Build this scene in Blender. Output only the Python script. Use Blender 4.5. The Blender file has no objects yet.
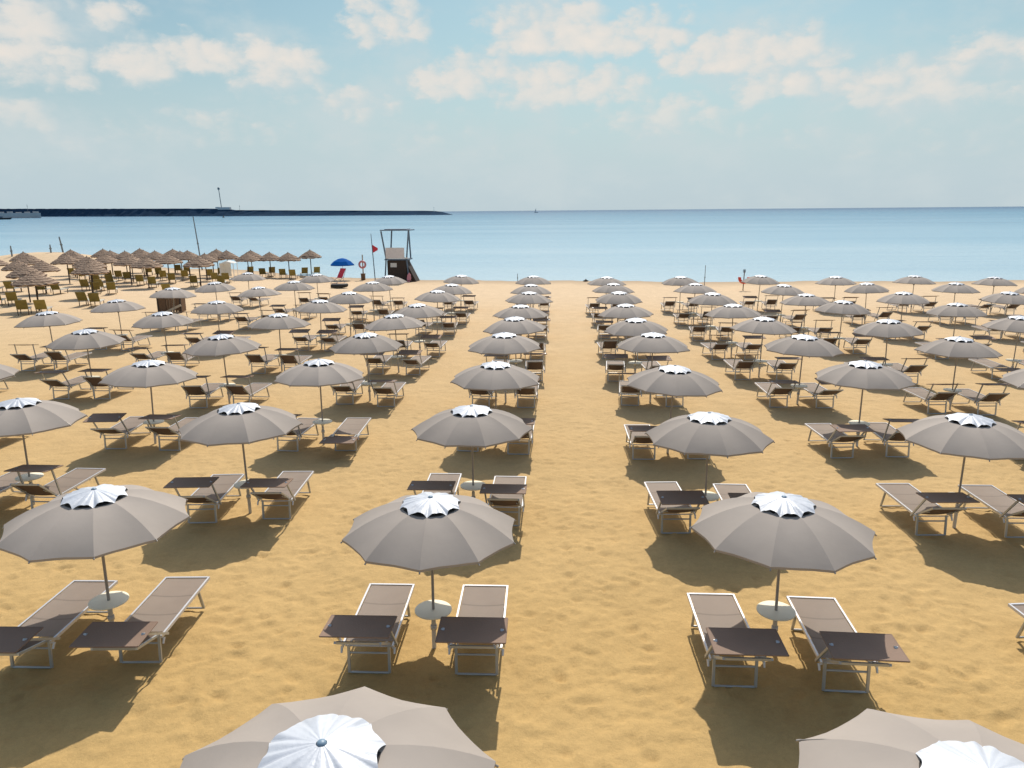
import bpy, bmesh, math, random
import numpy as np
from mathutils import Vector, Matrix

random.seed(11)
RNG = np.random.default_rng(5)
sc = bpy.context.scene
COL = sc.collection
R = math.radians
SEA = 0.0
CAM_Z = 6.25

# ------------------------------------------------------------------ helpers
def link(o, parent=None):
    COL.objects.link(o)
    if parent is not None:
        o.parent = parent
    return o

def tag(o, label=None, cat=None, group=None, kind=None):
    if label: o['label'] = label
    if cat: o['category'] = cat
    if group: o['group'] = group
    if kind: o['kind'] = kind
    return o

def empty(name, loc=(0, 0, 0), rz=0.0):
    o = bpy.data.objects.new(name, None)
    o.empty_display_size = 0.2
    o.location = loc
    o.rotation_euler = (0, 0, rz)
    return link(o)

class MB:
    """collects vertices and faces of ONE mesh"""
    def __init__(self):
        self.v = []; self.f = []; self.sm = []
    def add(self, vs, fs, smooth=False):
        b = len(self.v)
        self.v += [tuple(p) for p in vs]
        self.f += [tuple(i + b for i in q) for q in fs]
        self.sm += [smooth] * len(fs)
    def box(self, c, s, rot=None):
        c = Vector(c); h = Vector(s) * 0.5
        vs = []
        for x in (-1, 1):
            for y in (-1, 1):
                for z in (-1, 1):
                    p = Vector((x * h.x, y * h.y, z * h.z))
                    if rot is not None: p = rot @ p
                    vs.append(c + p)
        self.add(vs, [(0, 1, 3, 2), (4, 6, 7, 5), (0, 4, 5, 1), (2, 3, 7, 6), (0, 2, 6, 4), (1, 5, 7, 3)])
    def bar(self, a, b, w, t, up=(0, 0, 1)):
        a = Vector(a); b = Vector(b); d = (b - a)
        L = d.length; d.normalize()
        u = Vector(up)
        s = d.cross(u)
        if s.length < 1e-4: s = d.cross(Vector((1, 0, 0)))
        s.normalize(); u = s.cross(d)
        vs = []
        for e in (a, b):
            for x, y in ((-1, -1), (1, -1), (1, 1), (-1, 1)):
                vs.append(e + s * (x * w / 2) + u * (y * t / 2))
        self.add(vs, [(3, 2, 1, 0), (4, 5, 6, 7), (0, 1, 5, 4), (1, 2, 6, 5), (2, 3, 7, 6), (3, 0, 4, 7)])
    def tube(self, pts, r, n=8, cap=True):
        pts = [Vector(p) for p in pts]
        rs = r if isinstance(r, (list, tuple)) else [r] * len(pts)
        rings = []
        prev = None
        for i, p in enumerate(pts):
            if i == 0: d = pts[1] - p
            elif i == len(pts) - 1: d = p - pts[i - 1]
            else: d = (pts[i + 1] - p).normalized() + (p - pts[i - 1]).normalized()
            d.normalize()
            if prev is None:
                s = d.cross(Vector((0, 0, 1)))
                if s.length < 1e-3: s = d.cross(Vector((1, 0, 0)))
            else:
                s = prev - d * prev.dot(d)
            s.normalize(); prev = s
            u = s.cross(d)
            rings.append([p + (s * math.cos(2 * math.pi * k / n) + u * math.sin(2 * math.pi * k / n)) * rs[i] for k in range(n)])
        vs = [q for g in rings for q in g]
        fs = []
        for i in range(len(pts) - 1):
            for k in range(n):
                k2 = (k + 1) % n
                fs.append((i * n + k, i * n + k2, (i + 1) * n + k2, (i + 1) * n + k))
        self.add(vs, fs, True)
        if cap:
            self.add(rings[0], [tuple(range(n))]); self.add(rings[-1], [tuple(reversed(range(n)))])
    def lathe(self, prof, n=24, c=(0, 0, 0), smooth=True):
        """prof: list of (r, z)"""
        c = Vector(c); vs = []; fs = []
        for r, z in prof:
            for k in range(n):
                a = 2 * math.pi * k / n
                vs.append(c + Vector((r * math.cos(a), r * math.sin(a), z)))
        for i in range(len(prof) - 1):
            for k in range(n):
                k2 = (k + 1) % n
                fs.append((i * n + k, i * n + k2, (i + 1) * n + k2, (i + 1) * n + k))
        self.add(vs, fs, smooth)
    def mesh(self, name, mats):
        me = bpy.data.meshes.new(name)
        me.from_pydata(self.v, [], self.f)
        me.polygons.foreach_set('use_smooth', self.sm)
        bm = bmesh.new(); bm.from_mesh(me)
        bmesh.ops.recalc_face_normals(bm, faces=bm.faces)
        bm.to_mesh(me); bm.free()
        for m in (mats if isinstance(mats, (list, tuple)) else [mats]):
            me.materials.append(m)
        me.update()
        return me
    def build(self, name, mat, parent=None):
        o = bpy.data.objects.new(name, self.mesh(name, mat))
        return link(o, parent)

def copy_tree(o, parent=None):
    c = o.copy()
    COL.objects.link(c)
    c.parent = parent
    for ch in o.children:
        copy_tree(ch, c)
    return c

# ------------------------------------------------------------------ materials
def new_mat(name):
    m = bpy.data.materials.new(name)
    m.use_nodes = True
    nt = m.node_tree
    return m, nt, nt.nodes['Principled BSDF']

def mat(name, rgb, rough=0.6, metal=0.0, var=0.12, scale=6.0, bump=0.0, bscale=80.0, spec=0.5, trans=0.0, trgb=None):
    m, nt, b = new_mat(name)
    N = nt.nodes; L = nt.links
    tc = N.new('ShaderNodeTexCoord')
    oi = N.new('ShaderNodeObjectInfo')
    addv = N.new('ShaderNodeVectorMath'); addv.operation = 'ADD'
    mulr = N.new('ShaderNodeMath'); mulr.operation = 'MULTIPLY'; mulr.inputs[1].default_value = 37.0
    L.new(oi.outputs['Random'], mulr.inputs[0])
    L.new(tc.outputs['Object'], addv.inputs[0]); L.new(mulr.outputs[0], addv.inputs[1])
    nz = N.new('ShaderNodeTexNoise'); nz.inputs['Scale'].default_value = scale; nz.inputs['Detail'].default_value = 5
    L.new(addv.outputs[0], nz.inputs['Vector'])
    mx = N.new('ShaderNodeMix'); mx.data_type = 'RGBA'
    lo = [c * (1 - var) for c in rgb] + [1]; hi = [min(1, c * (1 + var)) for c in rgb] + [1]
    mx.inputs['A'].default_value = lo; mx.inputs['B'].default_value = hi
    L.new(nz.outputs['Fac'], mx.inputs['Factor'])
    # a little difference from one object to the next
    hsv = N.new('ShaderNodeHueSaturation')
    mr = N.new('ShaderNodeMapRange'); mr.inputs['To Min'].default_value = 1 - var * 0.6; mr.inputs['To Max'].default_value = 1 + var * 0.6
    L.new(oi.outputs['Random'], mr.inputs['Value']); L.new(mr.outputs['Result'], hsv.inputs['Value'])
    L.new(mx.outputs['Result'], hsv.inputs['Color'])
    L.new(hsv.outputs['Color'], b.inputs['Base Color'])
    b.inputs['Roughness'].default_value = rough
    b.inputs['Metallic'].default_value = metal
    b.inputs['Specular IOR Level'].default_value = spec
    if bump > 0:
        n2 = N.new('ShaderNodeTexNoise'); n2.inputs['Scale'].default_value = bscale; n2.inputs['Detail'].default_value = 4
        L.new(addv.outputs[0], n2.inputs['Vector'])
        bp = N.new('ShaderNodeBump'); bp.inputs['Strength'].default_value = bump; bp.inputs['Distance'].default_value = 0.02
        L.new(n2.outputs['Fac'], bp.inputs['Height']); L.new(bp.outputs['Normal'], b.inputs['Normal'])
    if trans > 0:
        tr = N.new('ShaderNodeBsdfTranslucent')
        tr.inputs['Color'].default_value = (*(trgb or rgb), 1)
        ms = N.new('ShaderNodeMixShader'); ms.inputs[0].default_value = trans
        L.new(b.outputs[0], ms.inputs[1]); L.new(tr.outputs[0], ms.inputs[2])
        L.new(ms.outputs[0], N['Material Output'].inputs['Surface'])
    return m

M = {}
M['canopy'] = mat('taupe_canvas', (0.365, 0.322, 0.285), 0.85, var=0.11, scale=2.2, bump=0.10, bscale=9, spec=0.2, trans=0.02)
M['vent'] = mat('white_coated_fabric', (0.55, 0.58, 0.63), 0.50, metal=0.10, var=0.08, scale=7, bump=0.45, bscale=9, spec=0.5)
M['gap_shade'] = mat('dark_gap_shade', (0.045, 0.038, 0.034), 0.9)  # near-black colour standing in for the shade inside the vent gap
M['finial'] = mat('blue_grey_plastic', (0.20, 0.30, 0.40), 0.45)
M['pole'] = mat('painted_grey_pole', (0.34, 0.31, 0.28), 0.4, metal=0.3, var=0.1)
M['sleeve'] = mat('pale_grey_sleeve', (0.50, 0.49, 0.46), 0.5, var=0.15)
M['table'] = mat('cream_plastic', (0.92, 0.85, 0.66), 0.5, var=0.04)
M['alu'] = mat('white_aluminium', (0.62, 0.62, 0.64), 0.38, metal=0.35, var=0.06)
M['alu2'] = mat('grey_aluminium', (0.46, 0.48, 0.49), 0.40, metal=0.5, var=0.08)
def sling_seams(m):
    """cross seams where the cloth is sewn over the bars"""
    nt = m.node_tree; N = nt.nodes; L = nt.links
    b = N['Principled BSDF']
    src = b.inputs['Base Color'].links[0].from_socket
    tc = N.new('ShaderNodeTexCoord'); sp = N.new('ShaderNodeSeparateXYZ'); L.new(tc.outputs['Object'], sp.inputs[0])
    f = N.new('ShaderNodeMath'); f.operation = 'PINGPONG'; f.inputs[1].default_value = 0.24
    L.new(sp.outputs['Y'], f.inputs[0])
    r = N.new('ShaderNodeMapRange'); r.inputs['From Min'].default_value = 0.008; r.inputs['From Max'].default_value = 0.022
    r.inputs['To Min'].default_value = 0.72; r.inputs['To Max'].default_value = 1.0
    L.new(f.outputs[0], r.inputs['Value'])
    x = N.new('ShaderNodeMix'); x.data_type = 'RGBA'; x.blend_type = 'MULTIPLY'; x.inputs['Factor'].default_value = 1
    L.new(src, x.inputs['A']); L.new(r.outputs['Result'], x.inputs['B'])
    L.new(x.outputs['Result'], b.inputs['Base Color'])
M['sling'] = mat('taupe_mesh_sling', (0.315, 0.255, 0.210), 0.65, var=0.10, scale=5, bump=0.15, bscale=140, spec=0.35, trans=0.22)
M['back'] = mat('brown_mesh_back', (0.135, 0.092, 0.068), 0.7, var=0.12, scale=5, bump=0.15, bscale=140, spec=0.25, trans=0.10)
M['shade'] = mat('brown_shade_fabric', (0.275, 0.185, 0.135), 0.7, var=0.10, scale=4, bump=0.2, bscale=60, spec=0.3, trans=0.08)
sling_seams(M['sling'])
M['plastic'] = mat('white_plastic', (0.75, 0.75, 0.73), 0.4)
M['olive'] = mat('olive_fabric', (0.240, 0.190, 0.050), 0.8, var=0.35, scale=5, trans=0.15)
M['bedpale'] = mat('pale_sling', (0.50, 0.47, 0.36), 0.7, var=0.12)
M['thatchpole'] = mat('dark_wood_pole', (0.060, 0.042, 0.032), 0.85, var=0.25)
M['wood'] = mat('brown_boards', (0.150, 0.085, 0.045), 0.8, var=0.35, scale=9, bump=0.3, bscale=40)
M['darkwood'] = mat('dark_stained_boards', (0.040, 0.027, 0.020), 0.8, var=0.3, scale=6, bump=0.3, bscale=30)
M['palewood'] = mat('weathered_pale_boards', (0.42, 0.36, 0.28), 0.8, var=0.2, scale=6)
M['tower_post'] = mat('blue_grey_paint', (0.085, 0.13, 0.19), 0.5, var=0.15)
M['tower_panel'] = mat('weathered_grey_panel', (0.72, 0.68, 0.68), 0.6, var=0.15)
M['red'] = mat('red_fabric', (0.55, 0.025, 0.05), 0.6, var=0.12)
M['orange'] = mat('orange_red_float', (0.62, 0.055, 0.030), 0.5, var=0.12)
M['pink'] = mat('faded_pink_ring', (0.62, 0.24, 0.26), 0.5, var=0.12)
M['blue'] = mat('blue_canvas', (0.001, 0.105, 0.420), 0.8, var=0.1, trans=0.10, spec=0.05)
M['black'] = mat('black_rubber', (0.018, 0.018, 0.018), 0.6)
M['white'] = mat('white_canvas', (0.78, 0.77, 0.74), 0.7, var=0.08, trans=0.2)
M['rock'] = mat('haze_blue_rock', (0.016, 0.040, 0.075), 1.0, spec=0.05, var=0.4, scale=0.05, bump=0.5, bscale=0.2)  # blue distance haze painted into the rock colour
M['quay'] = mat('pale_concrete', (0.58, 0.56, 0.55), 0.8, var=0.25, scale=0.06)
M['steel'] = mat('grey_steel', (0.20, 0.23, 0.25), 0.5, metal=0.4)

def thatch_material():
    # rings of straw: pale weathered tips, dark butts under the next layer
    m, nt, b = new_mat('layered_thatch')
    N = nt.nodes; L = nt.links
    tc = N.new('ShaderNodeTexCoord')
    sep = N.new('ShaderNodeSeparateXYZ'); L.new(tc.outputs['Object'], sep.inputs[0])
    nz = N.new('ShaderNodeTexNoise'); nz.inputs['Scale'].default_value = 8; nz.inputs['Detail'].default_value = 6
    L.new(tc.outputs['Object'], nz.inputs['Vector'])
    cm = N.new('ShaderNodeCombineXYZ')
    rad = N.new('ShaderNodeVectorMath'); rad.operation = 'LENGTH'
    flat = N.new('ShaderNodeVectorMath'); flat.operation = 'MULTIPLY'; flat.inputs[1].default_value = (1, 1, 0)
    L.new(tc.outputs['Object'], flat.inputs[0]); L.new(flat.outputs[0], rad.inputs[0])
    sn = N.new('ShaderNodeMath'); sn.operation = 'MULTIPLY_ADD'; sn.inputs[1].default_value = 4.1; sn.inputs[2].default_value = 0.55
    L.new(rad.outputs['Value'], sn.inputs[0])
    w = N.new('ShaderNodeMath'); w.operation = 'MULTIPLY_ADD'; w.inputs[1].default_value = 0.30
    L.new(nz.outputs['Fac'], w.inputs[0]); L.new(sn.outputs[0], w.inputs[2])
    fr = N.new('ShaderNodeMath'); fr.operation = 'FRACT'; L.new(w.outputs[0], fr.inputs[0])
    cr = N.new('ShaderNodeValToRGB')
    e = cr.color_ramp.elements
    e[0].position = 0.0; e[0].color = (0.105, 0.074, 0.064, 1)
    e[1].position = 1.0; e[1].color = (0.56, 0.43, 0.32, 1)
    x = e.new(0.45); x.color = (0.23, 0.165, 0.120, 1)
    L.new(fr.outputs[0], cr.inputs[0])
    mx = N.new('ShaderNodeMix'); mx.data_type = 'RGBA'; mx.blend_type = 'MULTIPLY'; mx.inputs['Factor'].default_value = 0.6
    cr2 = N.new('ShaderNodeValToRGB'); cr2.color_ramp.elements[0].position = 0.3; cr2.color_ramp.elements[0].color = (0.5, 0.5, 0.5, 1)
    cr2.color_ramp.elements[1].position = 0.7; cr2.color_ramp.elements[1].color = (1.3, 1.2, 1.15, 1)
    L.new(nz.outputs['Fac'], cr2.inputs[0])
    L.new(cr.outputs[0], mx.inputs['A']); L.new(cr2.outputs[0], mx.inputs['B'])
    L.new(mx.outputs['Result'], b.inputs['Base Color'])
    b.inputs['Roughness'].default_value = 0.9
    b.inputs['Specular IOR Level'].default_value = 0.1
    bp = N.new('ShaderNodeBump'); bp.inputs['Strength'].default_value = 0.7; bp.inputs['Distance'].default_value = 0.05
    L.new(nz.outputs['Fac'], bp.inputs['Height']); L.new(bp.outputs['Normal'], b.inputs['Normal'])
    return m
M['thatch'] = thatch_material()

def sand_material():
    m, nt, b = new_mat('dry_golden_sand')
    N = nt.nodes; L = nt.links
    geo = N.new('ShaderNodeNewGeometry')
    def noise(scale, detail=5, rough=0.55, vec=None):
        n = N.new('ShaderNodeTexNoise'); n.inputs['Scale'].default_value = scale
        n.inputs['Detail'].default_value = detail; n.inputs['Roughness'].default_value = rough
        L.new(vec or geo.outputs['Position'], n.inputs['Vector']); return n
    big = noise(0.22, 4); med = noise(1.7, 5); fine = noise(16, 6, 0.65); grain = noise(130, 3)
    def ramp(inp, p0, c0, p1, c1):
        r = N.new('ShaderNodeValToRGB')
        r.color_ramp.elements[0].position = p0; r.color_ramp.elements[0].color = (*c0, 1)
        r.color_ramp.elements[1].position = p1; r.color_ramp.elements[1].color = (*c1, 1)
        L.new(inp, r.inputs[0]); return r.outputs[0]
    c1 = ramp(big.outputs['Fac'], 0.25, SAND_A, 0.75, SAND_B)
    # golden close by, paler with distance: haze and sheen painted into the sand colour
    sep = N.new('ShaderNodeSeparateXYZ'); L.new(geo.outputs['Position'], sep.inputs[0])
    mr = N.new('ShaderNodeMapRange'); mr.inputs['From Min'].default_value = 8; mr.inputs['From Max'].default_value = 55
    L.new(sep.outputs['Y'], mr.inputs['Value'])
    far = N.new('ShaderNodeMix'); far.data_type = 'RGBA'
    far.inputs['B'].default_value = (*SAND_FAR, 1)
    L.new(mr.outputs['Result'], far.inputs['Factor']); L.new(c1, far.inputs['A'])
    def mul(a, inp, lo, hi, p0=0.3, p1=0.7):
        r = ramp(inp, p0, (lo,) * 3, p1, (hi,) * 3)
        x = N.new('ShaderNodeMix'); x.data_type = 'RGBA'; x.blend_type = 'MULTIPLY'
        x.inputs['Factor'].default_value = 1
        L.new(a, x.inputs['A']); L.new(r, x.inputs['B']); return x.outputs['Result']
    c = mul(far.outputs['Result'], med.outputs['Fac'], 0.93, 1.04)
    c = mul(c, fine.outputs['Fac'], 0.92, 1.05)
    c = mul(c, grain.outputs['Fac'], 0.86, 1.12)
    # wet strip by the water's edge
    z = N.new('ShaderNodeMapRange'); z.inputs['From Min'].default_value = 0.0; z.inputs['From Max'].default_value = 0.06
    L.new(sep.outputs['Z'], z.inputs['Value'])
    wet = N.new('ShaderNodeMix'); wet.data_type = 'RGBA'
    wet.inputs['A'].default_value = (SAND_FAR[0] * 0.62, SAND_FAR[1] * 0.62, SAND_FAR[2] * 0.64, 1)
    L.new(z.outputs['Result'], wet.inputs['Factor']); L.new(c, wet.inputs['B'])
    L.new(wet.outputs['Result'], b.inputs['Base Color'])
    b.inputs['Roughness'].default_value = 0.95
    b.inputs['Specular IOR Level'].default_value = 0.12
    # relief: dents, ripples and grains
    b1 = N.new('ShaderNodeBump'); b1.inputs['Strength'].default_value = 0.20; b1.inputs['Distance'].default_value = 0.10
    L.new(med.outputs['Fac'], b1.inputs['Height'])
    n5 = noise(9.0, 5, 0.62)
    b2 = N.new('ShaderNodeBump'); b2.inputs['Strength'].default_value = 0.40; b2.inputs['Distance'].default_value = 0.05
    L.new(n5.outputs['Fac'], b2.inputs['Height']); L.new(b1.outputs['Normal'], b2.inputs['Normal'])
    b3 = N.new('ShaderNodeBump'); b3.inputs['Strength'].default_value = 0.4; b3.inputs['Distance'].default_value = 0.008
    L.new(grain.outputs['Fac'], b3.inputs['Height']); L.new(b2.outputs['Normal'], b3.inputs['Normal'])
    L.new(b3.outputs['Normal'], b.inputs['Normal'])
    return m
SAND_A = (0.5, 0.336, 0.138)
SAND_B = (0.548, 0.372, 0.16)
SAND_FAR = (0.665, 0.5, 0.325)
M['sand'] = sand_material()

def sea_material():
    m, nt, b = new_mat('calm_sea_water')
    N = nt.nodes; L = nt.links
    geo = N.new('ShaderNodeNewGeometry')
    sep = N.new('ShaderNodeSeparateXYZ'); L.new(geo.outputs['Position'], sep.inputs[0])
    # shallow pale water over sand, deeper and bluer further out (log of the distance from the beach)
    lg = N.new('ShaderNodeMath'); lg.operation = 'LOGARITHM'; lg.inputs[1].default_value = 10
    mx0 = N.new('ShaderNodeMath'); mx0.operation = 'MAXIMUM'; mx0.inputs[1].default_value = 10
    L.new(sep.outputs['Y'], mx0.inputs[0]); L.new(mx0.outputs[0], lg.inputs[0])
    mr = N.new('ShaderNodeMapRange'); mr.inputs['From Min'].default_value = 1.80; mr.inputs['From Max'].default_value = 3.6
    L.new(lg.outputs[0], mr.inputs['Value'])
    # broad patches of slightly different water
    mp = N.new('ShaderNodeMapping'); mp.inputs['Scale'].default_value = (0.0035, 0.018, 1)
    L.new(geo.outputs['Position'], mp.inputs['Vector'])
    nz = N.new('ShaderNodeTexNoise'); nz.inputs['Scale'].default_value = 1.0; nz.inputs['Detail'].default_value = 6
    L.new(mp.outputs[0], nz.inputs['Vector'])
    nm = N.new('ShaderNodeMath'); nm.operation = 'MULTIPLY_ADD'; nm.inputs[1].default_value = 0.46; nm.inputs[2].default_value = -0.23
    L.new(nz.outputs['Fac'], nm.inputs[0])
    ad = N.new('ShaderNodeMath'); ad.operation = 'ADD'; ad.use_clamp = True
    L.new(mr.outputs['Result'], ad.inputs[0]); L.new(nm.outputs[0], ad.inputs[1])
    cr = N.new('ShaderNodeValToRGB')
    e = cr.color_ramp.elements
    e[0].position = 0.0; e[0].color = (*SEA_0, 1)
    e[1].position = 1.0; e[1].color = (*SEA_3, 1)
    x = e.new(0.22); x.color = (*SEA_1, 1)
    x = e.new(0.60); x.color = (*SEA_2, 1)
    L.new(ad.outputs[0], cr.inputs[0])
    L.new(cr.outputs[0], b.inputs['Base Color'])
    b.inputs['Roughness'].default_value = 0.22
    b.inputs['IOR'].default_value = 1.33
    b.inputs['Specular IOR Level'].default_value = 0.28
    sl = N.new('ShaderNodeMapRange'); sl.inputs['To Min'].default_value = 0.28; sl.inputs['To Max'].default_value = 0.06
    L.new(mr.outputs['Result'], sl.inputs['Value']); L.new(sl.outputs['Result'], b.inputs['Specular IOR Level'])
    m1 = N.new('ShaderNodeMapping'); m1.inputs['Scale'].default_value = (0.5, 1.3, 1)
    L.new(geo.outputs['Position'], m1.inputs['Vector'])
    w1 = N.new('ShaderNodeTexNoise'); w1.inputs['Scale'].default_value = 1.0; w1.inputs['Detail'].default_value = 6
    L.new(m1.outputs[0], w1.inputs['Vector'])
    b1 = N.new('ShaderNodeBump'); b1.inputs['Strength'].default_value = 0.7; b1.inputs['Distance'].default_value = 0.22
    L.new(w1.outputs['Fac'], b1.inputs['Height'])
    m2 = N.new('ShaderNodeMapping'); m2.inputs['Scale'].default_value = (0.03, 0.10, 1)
    L.new(geo.outputs['Position'], m2.inputs['Vector'])
    w2 = N.new('ShaderNodeTexNoise'); w2.inputs['Scale'].default_value = 1.0; w2.inputs['Detail'].default_value = 5
    L.new(m2.outputs[0], w2.inputs['Vector'])
    b2 = N.new('ShaderNodeBump'); b2.inputs['Strength'].default_value = 0.6; b2.inputs['Distance'].default_value = 1.2
    L.new(w2.outputs['Fac'], b2.inputs['Height']); L.new(b1.outputs['Normal'], b2.inputs['Normal'])
    L.new(b2.outputs['Normal'], b.inputs['Normal'])
    return m
SEA_0 = (0.44, 0.57, 0.63)
SEA_1 = (0.25, 0.42, 0.53)
SEA_2 = (0.065, 0.22, 0.35)
SEA_3 = (0.005, 0.075, 0.2)
M['sea'] = sea_material()

# ------------------------------------------------------------------ terrain
SHORE_X = [-400, -120, -73.7, -45.9, -34.8, -23.3, -14.1, -7.5, -1.8, 11.5, 21, 29.6, 40.4, 120, 400]
SHORE_Y = [240, 128, 106, 85.2, 81.7, 72.4, 69.4, 68.9, 67.8, 66.6, 66.5, 66.8, 67.4, 78, 130]
def shore(x):
    x = np.asarray(x, float)
    return np.interp(x, SHORE_X, SHORE_Y) + 0.45 * np.sin(x * 0.31 + 0.7) + 0.30 * np.sin(x * 0.83 + 2.0) + 0.15 * np.sin(x * 2.1)
def plane_z(x, y):
    return 0.645 - 0.004453 * x - 0.009209 * y
def ground_z(x, y):
    x = np.asarray(x, float); y = np.asarray(y, float)
    xc = np.clip(x, -90, 90); yc = np.clip(y, -25, 130)
    ys = shore(x)
    z = plane_z(xc, yc)
    zs = plane_z(xc, np.clip(ys, -25, 130))
    t = np.clip((y - (ys - 16)) / 16, 0, 1); t = t * t * (3 - 2 * t)
    z = z - zs * t
    z = np.where(y > ys, -(y - ys) * 0.045, np.maximum(z, np.clip((ys - y) * 0.012, 0, 0.10)))
    # low dune at the far left, by the water
    z = z + 1.5 * np.exp(-(((x + 66) / 9.5) ** 2 + ((y - 92) / 6.0) ** 2))
    return z
def gz(x, y):
    return float(ground_z(x, y))

def value_noise(x, y, seed):
    xi = np.floor(x).astype(int); yi = np.floor(y).astype(int)
    fx = x - xi; fy = y - yi
    fx = fx * fx * (3 - 2 * fx); fy = fy * fy * (3 - 2 * fy)
    def h(a, b):
        n = (a * 374761393 + b * 668265263 + seed * 982451653) & 0x7fffffff
        n = ((n ^ (n >> 13)) * 1274126177) & 0x7fffffff
        return ((n ^ (n >> 16)) & 0xffff) / 65535.0
    return (h(xi, yi) * (1 - fx) + h(xi + 1, yi) * fx) * (1 - fy) + (h(xi, yi + 1) * (1 - fx) + h(xi + 1, yi + 1) * fx) * fy

def build_sand():
    step = 0.055
    def grow(start, end, s, k, sgn):
        out = []; v = start
        while (end - v) * sgn > 0:
            s *= k; v += s * sgn; out.append(v)
        return out
    x0, x1 = -12.0, 12.5
    y0, y1 = 2.5, 24.0
    xm = list(np.arange(x0, x1, step)); ym = list(np.arange(y0, y1, step))
    xs = grow(xm[0], -700, step, 1.045, -1)[::-1] + xm + grow(xm[-1], 700, step, 1.045, 1)
    ya = grow(ym[-1], 60, step, 1.025, 1)
    yb = grow(ya[-1], 140, 0.6, 1.0, 1)
    ys = grow(ym[0], -300, step, 1.08, -1)[::-1] + ym + ya + yb + grow(yb[-1], 400, 0.8, 1.1, 1)
    xs = np.array(xs); ys = np.array(ys)
    X, Y = np.meshgrid(xs, ys)
    Z = ground_z(X, Y)
    land = np.clip((shore(X) - 3 - Y) / 4, 0, 1)
    rel = 0.035 * (value_noise(X * 0.55, Y * 0.55, 3) - 0.5) + 0.022 * (value_noise(X * 1.6, Y * 1.6, 7) - 0.5)
    rel += 0.022 * (value_noise(X * 3.6 + 9, Y * 3.6, 12) - 0.5) + 0.018 * (value_noise(X * 7.5, Y * 7.5 + 4, 21) - 0.5)
    # footprints: many small dents with raised rims
    D = np.zeros_like(Z)
    ix0 = int(np.searchsorted(xs, xm[0])); iy0 = int(np.searchsorted(ys, ym[0]))
    n = 11000
    fx = RNG.uniform(x0 + 0.5, x1 - 0.5, n); fy = RNG.uniform(y0 + 0.5, y1 - 0.5, n)
    m_ = n // 3
    lanes = np.array([-8.2, -3.85, 0.55, 5.0, 9.4])
    fx[:m_] = np.clip(lanes[RNG.integers(0, 5, m_)] + RNG.normal(0, 0.75, m_), x0 + 0.6, x1 - 0.6)
    fa = RNG.uniform(0, math.pi, n); fd = RNG.uniform(0.005, 0.026, n); fs = RNG.uniform(0.40, 0.95, n)
    for a, b_, t, d, s in zip(fx, fy, fa, fd, fs):
        ci = int((a - xm[0]) / step) + ix0; cj = int((b_ - ym[0]) / step) + iy0
        sl = (slice(max(0, cj - 8), cj + 9), slice(max(0, ci - 8), ci + 9))
        u = X[sl] - a; v = Y[sl] - b_
        p = (u * math.cos(t) + v * math.sin(t)) / (0.15 * s); q = (-u * math.sin(t) + v * math.cos(t)) / (0.085 * s)
        r2 = p * p + q * q
        D[sl] += -d * np.exp(-r2) + 0.45 * d * np.exp(-((np.sqrt(r2) - 1.55) ** 2) / 0.22)
    fade = np.clip((23.5 - Y) / 12, 0, 1) * np.clip((X + 11.5) / 3, 0, 1) * np.clip((12 - X) / 3, 0, 1)
    Z = Z + (rel + np.clip(D, -0.06, 0.03) * (0.25 + 0.75 * fade)) * land
    ny, nx = X.shape
    co = np.stack([X, Y, Z], -1).reshape(-1, 3)
    idx = np.arange(ny * nx).reshape(ny, nx)
    q = np.stack([idx[:-1, :-1], idx[:-1, 1:], idx[1:, 1:], idx[1:, :-1]], -1).reshape(-1, 4)
    me = bpy.data.meshes.new('sand')
    me.vertices.add(len(co)); me.vertices.foreach_set('co', co.ravel())
    me.loops.add(q.size); me.loops.foreach_set('vertex_index', q.ravel().astype(np.int32))
    me.polygons.add(len(q))
    me.polygons.foreach_set('loop_start', np.arange(0, q.size, 4, dtype=np.int32))
    me.polygons.foreach_set('use_smooth', np.ones(len(q), bool))
    me.update(calc_edges=True)
    me.materials.append(M['sand'])
    o = link(bpy.data.objects.new('beach_sand', me))
    tag(o, 'golden beach sand covered in soft footprints', 'sand', kind='structure')
build_sand()

def build_sea():
    mb = MB()
    ys = [40, 70, 100, 150, 250, 500, 1000, 2000, 5000, 12000, 45000]
    xs = [-45000, -12000, -3000, -800, -200, 0, 200, 800, 3000, 12000, 45000]
    vs = [(x, y, SEA) for y in ys for x in xs]
    nx = len(xs)
    fs = [(j * nx + i, j * nx + i + 1, (j + 1) * nx + i + 1, (j + 1) * nx + i) for j in range(len(ys) - 1) for i in range(nx - 1)]
    mb.add(vs, fs)
    tag(mb.build('sea_water', M['sea']), 'calm pale blue sea reaching the horizon', 'sea', kind='structure')
build_sea()

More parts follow.
